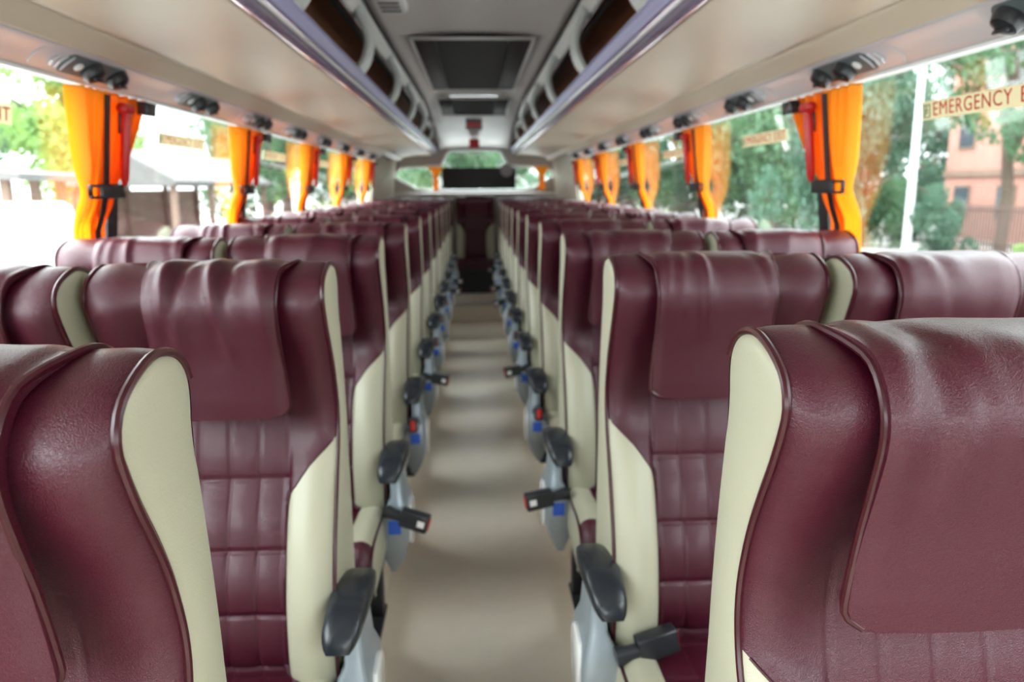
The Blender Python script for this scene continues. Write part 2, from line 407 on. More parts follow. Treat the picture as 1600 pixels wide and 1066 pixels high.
def service_unit():
    """built with the aisle side at -x, hanging below the strip; origin at its middle"""
    t = empty('air_vent_unit', (0, 0, 0))
    # shallow oval surround with a dark recess and silver louvres
    secs = []
    for sc, dz in ((1.0, 0.004), (1.0, -0.003), (0.97, -0.006), (0.95, -0.006)):
        secs.append([(x*sc, y*(.5+.5*sc), dz) for x, y in rrect(0.084, 0.50, 0.040, 8)])
    MB().loft(secs).build('housing', M['psu'], t)
    MB().loft([[(x, y, -0.004) for x, y in rrect(0.070, 0.34, 0.033, 8, 0, 0.04)], [(x, y, -0.009) for x, y in rrect(0.066, 0.33, 0.031, 8, 0, 0.04)]]).build('black_insert', M['shell'], t)
    for k in range(3):
        MB().tube([(-.026+.004*k, -.10-.03*k, -.008), (0, -.112-.034*k, -.012), (.026-.004*k, -.10-.03*k, -.008)], .0035, 6).build('louvre', M['psu'], t)
    for yy in (0.02, 0.165):
        v = MB()
        v.loft([[(0.002+r*math.cos(a), yy+r*math.sin(a), z) for a in [2*PI*i/20 for i in range(20)]] for r, z in ((0.032, -0.008), (0.032, -0.020), (0.027, -0.034), (0.014, -0.040), (0.006, -0.040))])
        v = v.build('air_vent', M['black'], t)
        MB().box((0.002-.003, yy-.022, -.046), (0.002+.003, yy+.022, -.037)).build('vent_tab', M['black'], v, bevel=.001)
    MB().loft([[(r*math.cos(a), -0.045+r*1.3*math.sin(a), z) for a in [2*PI*i/20 for i in range(20)]] for r, z in ((0.013, -0.008), (0.013, -0.012), (0.008, -0.015))]).build('lamp_lens', M['white'], t)
    return t
ORD = ['first', 'second', 'third', 'fourth', 'fifth', 'sixth', 'seventh', 'eighth', 'ninth', 'tenth', 'eleventh', 'twelfth']
su = service_unit(); remember(su); first = True
for s, nm, y00, n in ((-1, 'left', 2.23, 8), (1, 'right', 1.37, 9)):
    for i in range(n):
        o = su if first else copy_tree(su); first = False
        o.location = (s*1.047, y00+0.82*i, Z(0.327)); o.rotation_euler = (0, -s*math.radians(-38)*1.0, 0)
        o.rotation_euler = (0, s*math.radians(35), 0)
        tag(o, 'grey overhead air vent unit with black nozzles, %s visible on the %s side' % (ORD[i], nm), 'air vent', 'overhead air vent units')

# ---------------------------------------------------------------- ceiling fittings
def grille(y0, y1, x, zc, label, drop=0):
    t = empty('ceiling_grille', (0, (y0+y1)/2, Z(zc)), label, 'ceiling grille')
    L = (y1-y0)/2
    f = MB()
    for lo, hi in (((-x-.012,-L-.012,-.008),(x+.012,-L,.006)),((-x-.012,L,-.012),(x+.012,L+.02,.006)),((-x-.012,-L,-.008),(-x,L,.006)),((x,-L,-.008),(x+.012,L,.006))): f.box(lo, hi)
    f.build('frame', M['ceil2'], t, bevel=.003)
    MB().box((-x*.62, -L+.02, -.006), (x*.62, L-.02, .004)).build('mesh_panel', M['mesh'], t)
    for q in (-1, 1):
        MB().box((q*x*.81-x*.18, -L+.02, -.004), (q*x*.81+x*.18, L-.02, .004)).build('smoked_side_panel', M['rubber'], t, bevel=.002)
    return t
grille(4.45, 6.65, 0.33, 0.800, 'large black rectangular air grille in the middle of the ceiling')
grille(7.35, 8.30, 0.33, 0.77, 'smaller dark ceiling grille nearer the rear window').rotation_euler.x = math.radians(-3.6)
def lamp(y, z, label):  # builds a white bar that stands in for grille frame reflections
    t = empty('ceiling_reflection_bar', (0, y, Z(z)), label, 'reflection')
    MB().prism(rrect(0.50, 0.10, 0.045, 5), 2, -0.012, 0.0).build('pale_bar', M['white'], t, bevel=.003)
    MB().prism(rrect(0.44, 0.06, 0.028, 5), 2, -0.018, -0.010).build('glint_strip', M['chrome'], t)
lamp(7.0, 0.800, 'slim white bar standing in for reflections across the ceiling between the two grilles')
# overhead speaker grille, hook rail and rear signs
t = empty('ceiling_speaker', (-0.36, 3.62, Z(0.815)), 'white slotted speaker on the ceiling beside the left rack', 'speaker')
MB().prism(rrect(0.14, 0.30, 0.05, 6), 2, -0.035, 0.01).build('housing', M['white'], t, bevel=.012)
for k in range(3): MB().box((-0.045, -.09+.075*k, -.037), (.045, -.06+.075*k, -.034)).build('slot', M['rubber'], t)
t = empty('hook_rail', (0, 3.42, Z(0.80)), 'thin grey hook rail across the ceiling above the aisle', 'rail')
MB().tube([(-0.42, 0, 0.0), (0, 0, 0.01), (0.16, 0, 0.01)], 0.007).build('rail', M['bracket'], t)
for k, x in enumerate((-.40, -.14, 0.0, 0.12)):
    MB().tube([(x, 0, .035), (x, 0, -.005), (x+.012, 0, -.022), (x+.028, 0, -.012)], 0.008).build('hook', M['black'] if k % 2 == 0 else M['white'], t)
t = empty('exit_marker', (0, 10.05, Z(0.545)), 'small square red marker on the ceiling slope above rear window', 'sign')
t.rotation_euler.x = math.radians(-8)
MB().box((-.065, -.01, -.06), (.065, .004, .06)).build('red_plate', M['red'], t, bevel=.004)
MB().box((-.012, .0, .0), (.012, .03, .12)).build('bracket', M['bracket'], t)
t = empty('display_sign', (0, 8.75, Z(0.668)), 'small hanging display with red characters ahead of red marker', 'sign')
MB().box((-.09, -.01, -.045), (.09, .02, .075)).build('housing', M['shell'], t, bevel=.004)
for k in range(4): MB().box((-.068+.036*k, -.0125, -.02), (-.042+.036*k, -.0095, .035)).build('character', M['red'], t)

# ---------------------------------------------------------------- curtains
def curtain(s, y, idx, nm):
    X = 1.072; t = empty('curtain', (s*X, y, Z(0.27)), '%s of the orange side-window curtains on the %s, tied with a black strap' % (ORD[idx], nm), 'curtain', 'orange window curtains')
    rnd = random.Random(idx*3+ (0 if s < 0 else 50))
    def lean(z): return s*(WX(z)-(0.040 - 0.034*sstep(0.0, -0.12, z))) - s*X
    def half(y_a_top, y_b_top, y_a_t, y_b_t, y_a_b, y_b_b, m, ph, npl):
        rows = []
        for k in range(49):
            q = k/48; z = 0.275 - q*(0.275+0.20)
            if z > -0.005: f = (0.275-z)/0.28; f2 = f**1.15; ya = y_a_top+(y_a_t-y_a_top)*f2; yb = y_b_top+(y_b_t-y_b_top)*f2
            else: f = (-0.005-z)/0.305; f = f**.7; ya = y_a_t+(y_a_b-y_a_t)*f; yb = y_b_t+(y_b_b-y_b_t)*f
            amp = (0.022 - 0.012*math.exp(-((z+.005)/.05)**2))*(1-.82*sstep(0.0, -0.12, z))
            row = []
            for j in range(57):
                u = j/56; w = u + 0.02*math.sin(5*u+ph)
                row.append((lean(z) + amp*math.sin(2*PI*npl*w+ph+z*2), ya+(yb-ya)*u + 0.004*math.cos(2*PI*npl*w*1.0+ph), z-0.27))
            rows.append(row)
        o = MB().grid(rows).build('curtain_panel', m, t); so = o.modifiers.new('thickness', 'SOLIDIFY'); so.thickness = 0.0012
        return o
    w = rnd.uniform(-.015, .015)
    half(-0.34+w, -0.15, -0.265, -0.165, -0.235+w, -0.10, M['curtain'], rnd.uniform(0, 6), 4)
    half(-0.17, 0.09+w, -0.185, -0.10, -0.12, -0.03, M['curtain_shaded'], rnd.uniform(0, 6), 4)
    # dark strap down the middle and the tie
    secs = []
    for z, off, dy in ((.265, .064, 0), (-.01, .064, 0), (-.07, .040, .03), (-.12, .016, .055), (-.21, .016, .06)):
        x = s*(WX(z)-off) - s*X
        secs.append([(x-.002, -.195+dy, z-.27), (x-.002, -.165+dy, z-.27), (x+.002, -.165+dy, z-.27), (x+.002, -.195+dy, z-.27)])
    MB().loft(secs).build('strap', M['rubber'], t, smooth=False)
    tie = MB(); xa = lean(0)-s*.030
    tie.prism([(xa-.006, -.02-0.27-.005), (xa+.006, -.02-0.27-.005), (xa+.006, .022-0.27-.005), (xa-.006, .022-0.27-.005)], 1, -0.225, -0.085)
    tb = tie.build('tieback', M['rubber'], t, bevel=.003)
    b = MB(); zc = -0.275
    for lo, hi in (((-.004,-.262,-.020),(.004,-.165,-.013)),((-.004,-.262,.013),(.004,-.165,.020)),((-.004,-.262,-.013),(.004,-.252,.013)),((-.004,-.176,-.013),(.004,-.165,.013))):
        b.box((xa+lo[0], lo[1]-.03, zc+lo[2]), (xa+hi[0], hi[1]-.03, zc+hi[2]))
    b.build('buckle', M['black'], tb, bevel=.0015)
    return t
for s, nm in ((-1, 'left'), (1, 'right')):
    for i, y in enumerate(PILL[1:]):
        curtain(s, y, i, nm)
        # red safety hammer hanging at the post
        h = empty('safety_hammer', (s*(WX(.2)-.078), y-.115, Z(0.12)), 'red safety hammer at the %s %s window post, between curtain halves' % (ORD[i], nm), 'safety hammer', 'red safety hammers')
        h.rotation_euler.y = -s*math.atan(.118)
        P = [(0, 0, -.11), (0, 0, -.09), (0, 0, 0), (0, 0, .07), (0, 0, .10)]
        MB().tube(P, [.006, .012, .014, .015, .012], 12).build('handle', M['red'], h)
        MB().tube([(0, -.035, .112), (0, -.028, .112), (0, .028, .112), (0, .035, .112)], [.006, .016, .016, .006], 12).build('hammer_head', M['red'], h)
        MB().box((-.004+s*.014, -.012, .04), (.004+s*.014, .012, .12)).build('holder', M['black'], h, bevel=.002)
        MB().box((-.012, .10, .105), (.02, .17, .145)).build('catch', M['black'], h, bevel=.003)

# ---------------------------------------------------------------- emergency exit stickers
def text_mesh(body, size, m, name, parent, bold=0.0):
    c = bpy.data.curves.new(name, 'FONT'); c.body = body; c.size = size; c.offset = bold; c.extrude = 0.0003; c.resolution_u = 3
    c.space_character = 1.1; c.align_x = 'LEFT'; c.align_y = 'CENTER'
    o = bpy.data.objects.new(name, c); C.objects.link(o)
    bpy.context.view_layer.update()
    dg = bpy.context.evaluated_depsgraph_get(); me = bpy.data.meshes.new_from_object(o.evaluated_get(dg))
    bpy.data.objects.remove(o); me.materials.clear(); me.materials.append(m)
    q = bpy.data.objects.new(name, me); C.objects.link(q); q.parent = parent
    return q
def exit_sticker():
    """reads along +x, faces -y in its own frame; origin at its lower left"""
    t = empty('exit_sticker', (0, 0, 0))
    MB().prism([(0, 0), (0.47, 0), (0.47, 0.044), (0, 0.044)], 1, 0, 0.0008).build('sticker_sheet', M['sticker'], t, smooth=False)
    for word, x0, wd in (('EMERGENCY', .046, .282), ('EXIT', .350, .110)):
        tx = text_mesh(word, 0.046, M['redink'], 'lettering', t, 0.0)
        w = max(v.co.x for v in tx.data.vertices)
        tx.scale = (wd/w, 1, 1); tx.rotation_euler = (PI/2, 0, 0); tx.location = (x0, -0.0008, 0.0215)
    ic = MB()
    for lo, hi in (((.008, -.001, .005), (.036, 0, .008)), ((.008, -.001, .034), (.036, 0, .037)), ((.008, -.001, .008), (.011, 0, .034)), ((.033, -.001, .008), (.036, 0, .034))): ic.box(lo, hi)
    ic.tube([(.020, -.0006, .030), (.024, -.0006, .030)], .0022, 6)
    for a, b in (((.022, .027), (.020, .019)), ((.020, .019), (.026, .014)), ((.020, .019), (.014, .012)), ((.022, .025), (.028, .021)), ((.021, .026), (.014, .022))):
        ic.tube([(a[0], -.0006, a[1]), (b[0], -.0006, b[1])], .0013, 5)
    ic.build('running_figure_icon', M['greenink'], t)
    return t
es = exit_sticker(); remember(es); first = True
for s, nm, ys in ((-1, 'left', [1.50, 2.84, 4.22, 5.58, 6.95]), (1, 'right', [1.925, 3.235, 4.62, 6.0, 7.4])):
    for i, y in enumerate(ys):
        o = es if first else copy_tree(es); first = False
        z = 0.155
        o.location = (s*(WX(z)-.001), y, Z(z)); ln = math.atan(.118)
        R = Matrix.Rotation(PI/2 if s < 0 else -PI/2, 4, 'Z') @ Matrix.Rotation(0, 4, 'X')
        o.rotation_euler = (Matrix.Rotation(-s*ln, 4, 'Y') @ R).to_euler()
        tag(o, 'red on cream EMERGENCY EXIT sticker on the %s %s side window' % (ORD[i], nm), 'sticker', 'emergency exit stickers')

# ---------------------------------------------------------------- seats
HW = 0.208
TOPD = -.014
zl = lambda z: z - PLAT + (TOPD if z > -.9 else TOPD)               # eye-based height -> height above the seat's platform
PROF = [(-.095, -.93), (-.110, -.86), (-.112, -.78), (-.100, -.70), (-.070, -.61), (-.030, -.52), (-.004, -.455), (0.0, -.40), (-.018, -.345),
        (-.046, -.290), (-.078, -.238), (-.097, -.200), (-.097, -.172), (-.080, -.146), (-.046, -.128), (-.008, -.120), (.034, -.128), (.064, -.150), (.082, -.185), (.088, -.235)]
PROF = [(y + (z+.15)*.06, z) for y, z in PROF]
PC = smooth_curve(PROF, 260)
PT = np.gradient(PC, axis=0); PT /= np.linalg.norm(PT, axis=1)[:, None]
PN = np.stack([-PT[:, 1], PT[:, 0]], 1)       # outward (towards -y at the front)
PL = np.r_[0, np.cumsum(np.linalg.norm(np.diff(PC, axis=0), axis=1))]
kTop = int(np.argmax(PC[:, 1]))
SEAMZ = [-.525, -.65, -.775, -.895]
SEAMX = [0.0, 0.057, 0.113]
def disp(x, k):
    ax = abs(x); z = PC[k, 1]; front = 1.0 if k <= kTop else 0.0
    e = np.clip((ax-(HW-.034))/.034, 0, 1)
    tp_ = sstep(-.21, -.14, z); d = -(.022-.014*tp_)*(1-math.sqrt(max(0, 1-e*e)))
    lower = sstep(-.46, -.56, z)
    up = 1-lower
    # wings stand a little proud of the middle
    d += up*(1-tp_)*.005*math.sin(PI*min(1, max(0, (ax-.10)/.108))) * sstep(-.46, -.36, z)
    d -= up*front*(.012-.006*tp_)*sstep(.175, .11, ax)
    # lower part: recessed quilt between two bolsters
    if lower > 0:
        d += lower*(.012*math.exp(-((ax-.162)/.028)**2) - .036*sstep(.128, .102, ax))
        gx = min(abs(ax-q) for q in SEAMX); gz = min(abs(z-q) for q in SEAMZ)
        qz = min(1, gz/.06)
        if ax < .113: d += lower*(.006*math.sin(PI*min(1, qz*.5)) - .005*math.exp(-(gz/.0035)**2) + .002*(1-math.exp(-(gx/.015)**2)))
        d -= lower*.008*math.exp(-((ax-.114)/.004)**2)
    if True:
        if ax < .12 and z < -.34: d -= .003*math.exp(-(min(abs(ax-q) for q in SEAMX)/.003)**2)
    d += .0012*math.sin(23*x+31*z)*math.sin(17*z-9*x)
    return d
def xb(k):
    z = PC[k, 1]
    if k > kTop or z > -.452: return HW
    return float(np.interp(z, [-.935, -.912, -.897, -.890, -.60, -.555, -.51, -.475, -.452], [HW, HW, .170, .118, .114, .122, .155, .188, HW]))
def spt(x, k, lift=0):
    d = disp(x, k)+lift; return (x, PC[k, 0]+PN[k, 0]*d, zl(PC[k, 1]+PN[k, 1]*d))
def seat_parts(sg, aisle, wrk):
    """sg = side on which the aisle lies (+1 / -1); returns the Empty with its parts"""
    t = empty('coach_seat', (0, 0, 0))
    n = len(PC); us = np.linspace(-1, 1, 97)
    MB().grid([[spt(u*xb(k), k) for u in us] for k in range(n)]).build('backrest', M['maroon'], t, angle=None)
    for q in (-1, 1):
        ks = [k for k in range(kTop) if -.915 < PC[k, 1] < -.452]
        MB().grid([[spt(q*(xb(k)+(HW-xb(k))*v), k) for v in np.linspace(0, 1, 15)] for k in ks]).build('back_bolster', M['cream'], t, angle=None)
        sp_ = MB(); sp_.tube([spt(q*xb(k), k, .0005) for k in ks[::3]], .0018, 6); sp_.build('seam_piping', M['piping'], t)
        # outer piping along the whole profile
        MB().tube([spt(q*(HW-.001), k, .0015) for k in range(0, n-1, 3) if not (k > kTop and PC[k, 1] < -.158)], .0042, 8).build('edge_piping', M['piping'], t)
        # side panel
        E = np.array([spt(q*HW, k)[1:] for k in range(n)])
        rows = []
        zz = np.concatenate([np.linspace(zl(-.93), zl(-.20), 40), zl(-.20)+(E[:, 1].max()-.0005-zl(-.20))*np.sin(np.linspace(0, PI/2, 14))[1:]])
        kt = int(np.argmax(E[:, 1]))
        for z in zz:
            yf = np.interp(z, E[:kt+1, 1], E[:kt+1, 0]); yb = np.interp(z, E[kt:, 1][::-1], E[kt:, 0][::-1]) if z > E[-1, 1] else E[-1, 0]+.045*np.clip((E[-1, 1]-z)/.45, 0, 1)**.7
            puff = .007*min(1, max(0., (yb-yf))/.08)
            rows.append([(q*(HW-.001 + puff*math.sin(PI*v)**.6), yf+(yb-yf)*v, z) for v in np.linspace(0, 1, 13)])
        MB().grid(rows).build('side_panel', M['cream'], t, angle=None)
    # grey plastic back shell
    sec = []
    for z, y, w in ((-.24, .070, .185), (-.26, .084, .198), (-.36, .098, .205), (-.50, .112, .210), (-.75, .122, .212), (-.95, .116, .207), (-1.0, .085, .19)):
        sec.append([(w*c[0]/1.0, y+(z+.15)*.06+c[1], zl(z)) for c in [(-1, -.018), (-.97, -.002), (-.9, .006), (-.5, .012), (0, .014), (.5, .012), (.9, .006), (.97, -.002), (1, -.018), (.5, -.02), (-.5, -.02)]])
    MB().loft(sec).build('back_shell', M['shell'], t, angle=50)
    # headrest cover draped over the top
    headrest(sg, wrk, t)
    cushion(t)
    # seat base
    b = MB(); b.box((-.19, -.42, zl(-1.06)), (.19, .04, zl(-1.02))); b.box((-.19, -.06, zl(-1.02)), (.19, .06, zl(-.94)))
    b.build('seat_frame', M['dark'], t, bevel=.006)
    for q in (-1, 1):
        g = MB(); g.prism([(-.36, 0.0), (-.30, 0.0), (-.25, zl(-1.06)), (-.30, zl(-1.06))], 0, q*.15-.02, q*.15+.02); g.prism([(-.02, 0.0), (.04, 0.0), (.02, zl(-1.06)), (-.03, zl(-1.06))], 0, q*.15-.02, q*.15+.02)
        g.prism([(-.38, 0), (.06, 0), (.06, .015), (-.38, .015)], 0, q*.15-.025, q*.15+.025)
        g.build('leg', M['dark'], t, bevel=.004)
    if aisle:
        # side plate, silver grey
        out = smooth_curve([(-.155, -.735), (-.05, -.735), (.005, -.80), (.015, -.90), (-.01, -1.0), (-.06, -1.075), (-.115, -1.115), (-.14, -1.04), (-.175, -.95), (-.18, -.83), (-.155, -.735)], 40)[:-1]
        P = [(y, zl(z)) for y, z in out]
        secs = []
        for z, xa, xb_, ya, yb in ((-.735, .226, .256, -.150, -.045), (-.80, .225, .258, -.160, -.03), (-.865, .224, .262, -.165, -.02), (-.90, .206, .272, -.182, -.005), (-.955, .200, .276, -.184, .0), (-1.01, .197, .272, -.172, -.015), (-1.06, .198, .258, -.150, -.04), (-1.115, .212, .232, -.118, -.08)):
            secs.append([(sg*x, y, zl(z)) for x, y in rrect(xb_-xa, yb-ya, min(.010, (xb_-xa)*.3), 3, (xa+xb_)/2, (ya+yb)/2)])
        MB().loft(secs).build('side_plate', M['grey'], t, angle=35)
        cov = smooth_curve([(-.13, -.90), (-.05, -.90), (-.025, -.95), (-.05, -1.02), (-.09, -1.04), (-.13, -1.0), (-.145, -.94), (-.13, -.90)], 24)[:-1]
        MB().prism([(y, zl(z)) for y, z in cov], 0, *sorted((sg*.268, sg*.281))).build('side_plate_cover', M['carwhite'], t, bevel=.004)
        MB().box((sg*.236-.018, -.1875, zl(-.965)), (sg*.236+.018, -.178, zl(-.925))).build('blue_tape', M['blue'], t)['label'] = 'blue tape patch'
        MB().tube([(sg*.19, -.06, zl(-.80)), (sg*.225, -.06, zl(-.80))], .022, 14).build('pivot', M['black'], t)
        # armrest pad drooping at its front end
        pa = smooth_curve([(-.005, -.744), (-.035, -.732), (-.09, -.723), (-.145, -.726), (-.19, -.739), (-.216, -.757), (-.226, -.776)], 26)
        secs = []
        for k, (y, z) in enumerate(pa):
            a = pa[max(0, k-1)]; b = pa[min(25, k+1)]; d = (b-a)/np.linalg.norm(b-a); ny, nz = -d[1], d[0]
            if nz < 0 or (abs(nz) < 1e-6): ny, nz = -ny, -nz
            q = k/25; w = .056+.020*math.sin(PI*min(1, q*.95)); h = .034+.010*math.sin(PI*q)
            cap = min(1, math.sqrt(max(0, 1-(1-min(1, k/3))**2))*.4+.6) * (min(1, .55+.45*math.sqrt(max(0., 1-(max(0, k-21)/4.3)**2))))
            if nz < 0: ny, nz = -ny, -nz
            # section plane spanned by x and the normal to the path
            nn = (ny, nz) if (ny*d[1]-nz*d[0]) != 0 else (0, 1)
            secs.append([(sg*(.241-.014*q*q) + cx*w*cap, y+nn[0]*cz*h*cap, zl(z+nn[1]*cz*h*cap-.018)) for cx, cz in rrect(1, 1, .32, 4)])
        ar = MB().loft(secs).build('armrest', M['armpad'], t, angle=55)
        ar2 = MB(); ar2.prism([(-.03, zl(-.735)), (-.185, zl(-.735)), (-.188, zl(-.752)), (-.155, zl(-.775)), (-.03, zl(-.775))], 0, *sorted((sg*.222, sg*.262)))
        ar2.build('bracket', M['white'], ar, bevel=.003)
        # buckle on its stalk, pointing up; seats turn it individually
        bk = MB(); bk.tube([(0, 0, 0), (0, -.002, .03), (0, -.004, .075)], [.020, .016, .013], 10)
        st = bk.build('seat_belt_buckle', M['black'], t); st.location = (sg*.215, -.205, zl(-.885))
        hb = MB(); hb.prism(rrect(.052, .034, .006, 3), 2, .045, .128); hb.build('buckle_body', M['black'], st, bevel=.004)
        rb = MB(); rb.box((-.018, -.009, .124), (.018, .009, .1305)); rb.build('release_button', M['red'], st, bevel=.0015)
        MB().box((-.009, -.0182, .098), (.009, -.0160, .118)).build('label_patch', M['white'], st)
    return t
def headrest_mesh(sg, wrk, name='headrest_cover'):
    cx = sg*.016; hw = .115
    k0 = int(np.argmin(np.abs(PC[:kTop, 1]+.392))); k1 = len(PC)-1
    L0, L1 = PL[k0], PL[k1]; rows_s = []; rows_e = []
    rng = random.Random(wrk*17+3)
    folds = [(rng.uniform(-.09, .09), rng.uniform(-.9, .9), rng.uniform(.009, .024), rng.uniform(-.0065, .009)) for _ in range(6)]
    if wrk == 99: folds = [(-.085, .35, .014, .013), (-.045, -.5, .013, -.012), (-.010, .5, .012, .015), (.030, -.3, .015, -.011), (.07, .5, .018, .008)]
    def pos(u, L, lift):
        x = cx + u
        y = np.interp(L, PL, PC[:, 0]); z = np.interp(L, PL, PC[:, 1]); ny = np.interp(L, PL, PN[:, 0]); nz = np.interp(L, PL, PN[:, 1])
        fr = sstep(0.0, .10, L-L0)        # lower end hangs free, standing off
        ti = np.clip((PL[kTop]-L)/(PL[kTop]-L0), 0, 1)
        tpp = sstep(.25, 0., ti)
        fill = .042*sstep(.35, 1.0, ti)       # padding bridges the hollow under the head bulge
        f = 0
        for fx, sl, w, a in folds:
            c = fx + sl*(ti)*.12
            f += a*math.exp(-((u-c)/w)**2)*math.exp(-((ti-.30)/.22)**2)
        f += .003*math.sin(19*u+wrk)*math.sin(PI*ti*1.5)
        ed = .0055*math.exp(-((hw-abs(u))/.012)**2)
        d = lift*(1-.45*tpp) + fill + f*(1 if lift > .003 else .2) - ed*(1 if lift > .003 else 0) + .004 - .009*tpp
        return (x, y+ny*d, zl(z+nz*d))
    N = 90; Mx = 49
    Ls = np.linspace(L0, L1, N); r = .040
    top = []; bot = []; border_l = []; border_r = []
    for L in Ls:
        dl = L-L0; w = hw
        if dl < r: w = hw - r + math.sqrt(max(0, r*r-(r-dl)**2))
        ti = np.clip((PL[kTop]-L)/(PL[kTop]-L0), 0, 1); w += .003*math.cos(2*PI*ti) + .014*sstep(.22, 0, ti)
        us = np.linspace(-w, w, Mx)
        if L == L0: w0 = w
        top.append([pos(u, L, .018) for u in us]); bot.append([pos(u, L, .004) for u in us])
        border_l.append(pos(-w, L, .012)); border_r.append(pos(w, L, .012))
    m = MB()
    secs = [tp + bt[::-1] for tp, bt in zip(top, bot)]
    m.loft(secs)
    pip = border_l[::-1][::2] + [pos(u, L0, .012) for u in np.linspace(-w0, w0, 20)[1:-1]] + border_r[::2]
    return m, pip
def headrest(sg, wrk, t):
    m, pip = headrest_mesh(sg, wrk)
    o = m.build('headrest_cover', M['maroon'], t, angle=60)
    MB().tube(pip, .0042, 8).build('cover_piping', M['piping'], o)
    return o
def cushion(t):
    prof = smooth_curve([(-.02, -.905), (-.12, -.900), (-.25, -.890), (-.36, -.882), (-.43, -.892), (-.462, -.925), (-.462, -.975), (-.445, -1.02)], 90)
    T = np.gradient(prof, axis=0); T /= np.linalg.norm(T, axis=1)[:, None]; N = np.stack([T[:, 1], -T[:, 0]], 1)
    W2 = .205
    def p(x, k):
        ax = abs(x); e = np.clip((ax-(W2-.03))/.03, 0, 1)
        d = -.022*(1-math.sqrt(max(0, 1-e*e))) + .010*math.exp(-((ax-.175)/.03)**2) - .010*sstep(.14, .125, ax) - .005*math.exp(-((ax-.133)/.004)**2)
        if ax < .13:
            d -= .003*math.exp(-(min(ax, abs(ax-.065))/.003)**2) + .004*math.exp(-(min(abs(prof[k, 0]+q) for q in (.14, .26, .38))/.004)**2)
        return (x, prof[k, 0]+N[k, 0]*d, zl(prof[k, 1]+N[k, 1]*d))
    n = len(prof)
    kn = int(np.argmax(prof[:, 0] < -.405))
    mc = MB().grid([[p(x, k) for x in np.linspace(-.133, .133, 55)] for k in range(kn+1)]); mc.grid([[p(x, k) for x in np.linspace(-W2, W2, 71)] for k in range(kn, n)])
    mc.build('seat_cushion', M['maroon'], t, angle=None)
    for q in (-1, 1):
        g = MB(); g.grid([[p(q*x, k) for x in np.linspace(.133, W2, 13)] for k in range(kn+1)])
        rows = []
        for k in range(n):
            a = p(q*W2, k); zb = zl(-1.03); rows.append([(a[0]+q*.006*math.sin(PI*v)**.7, min(a[1], -.02) if v == 0 else a[1]*(1-v*.04), a[2]+(min(zb, a[2]-.002)-a[2])*v) for v in np.linspace(0, 1, 5)])
        g.grid(rows); g.build('cushion_bolster', M['cream'], t, angle=60)
        MB().tube([p(q*(W2-.001), k) for k in range(0, n, 3)], .004, 8).build('cushion_piping', M['piping'], t)
    # side of the cushion towards the buckle
    MB().box((-.20, -.44, zl(-1.02)), (.20, -.02, zl(-.925))).build('cushion_core', M['dark'], t, bevel=.01)

protos = {}
for sg in (1, -1):
    for ai in (True, False):
        p = seat_parts(sg, ai, 1); remember(p); protos[(sg, ai)] = p
alt = {}
for sg in (1, -1):
    for w in range(4):
        m, pip = headrest_mesh(sg, w+2)
        o = m.build('headrest_cover', M['maroon'], None, angle=60); alt[(sg, w)] = o.data; bpy.data.objects.remove(o)
m, pip = headrest_mesh(1, 99); o = m.build('headrest_cover', M['maroon'], None, angle=60); creased = o.data; bpy.data.objects.remove(o)
used = set()
LPITCH, RPITCH = (0.66, 0.80), (0.72, 0.82)
BUCK = {('left', 0): 200, ('left', 1): 172, ('left', 2): 105, ('left', 3): 8, ('right', 0): -60, ('right', 1): -78, ('right', 2): 98, ('right', 3): 5}
rb = random.Random(4); drop = []
for nm, s in (('left', -1), ('right', 1)):
    sg = -s; y0, dy = LPITCH if s < 0 else RPITCH
    for pos in ('aisle', 'window'):
        for r in range(11):
            if pos == 'window' and r == 0: continue
            key = (sg, pos == 'aisle')
            o = protos[key] if key not in used else copy_tree(protos[key]); used.add(key)
            x = s*(0.482 if s < 0 else 0.475) if pos == 'aisle' else s*(0.921 if s < 0 else 0.917)
            o.location = (x, y0+dy*r + (0 if pos == 'aisle' else -0.05), Z(PLAT)); o.rotation_euler.z = rb.uniform(-.003, .003)
            near = 'nearest the camera' if r == 0 else '%s row back from the camera' % ORD[r]
            tag(o, 'maroon and cream coach seat, %s %s seat, %s' % (nm, pos, near), 'seat', 'maroon and cream coach seats')
            for ch in KID[o.name]:
                st = stem(ch)
                if st == 'blue_tape' and r < 2: drop.append(ch)
                if st == 'headrest_cover': ch.data = creased if (nm, r, pos) == ('left', 1, 'aisle') else alt[(sg, rb.randrange(4))]
                if st == 'seat_belt_buckle':
                    if (nm, r) == ('right', 1): drop += [c for c in KID[ch.name] if stem(c) == 'label_patch']
                    a = BUCK.get((nm, r)); a = rb.choice([100, 95, 10, 15, 110]) if a is None else a
                    if abs(a) < 40: ch.location.x = sg*.238; ch.location.y = -.17; ch.rotation_euler = (Matrix.Rotation(math.radians(78), 4, 'X') @ Matrix.Rotation(PI/2, 4, 'Z')).to_euler()
                    else: ch.rotation_euler = (math.radians(62 if abs(a) < 40 else 0), math.radians(a*sg), math.radians(-10*sg))
# rear bench row (drop: the two nearest rows carry no tape)
for d_ in drop: bpy.data.objects.remove(d_)
for q_ in KID: KID[q_] = [c for c in KID[q_] if c not in drop]
# rear bench: five seats against the rear wall
for k in range(5):
    o = copy_tree(protos[(1 if k < 3 else -1, False)])
    o.location = ((k-2)*0.45 + (0.035 if k > 2 else -.035 if k < 2 else 0), 9.93, Z(PLAT)+(0.035 if k == 2 else 0.0))
    if k == 2: o.scale = (1.16, 1, 1)
    tag(o, 'maroon and cream seat of the rear row, %s' % ('at the left window', 'left of the aisle', 'in the middle facing down the aisle', 'right of the aisle', 'at the right window')[k], 'seat', 'maroon and cream coach seats')

struct(bx('trim_rear_bench_riser', (-.30, 9.475, -1.29), (.30, 9.49, -1.0), M['rubber']))
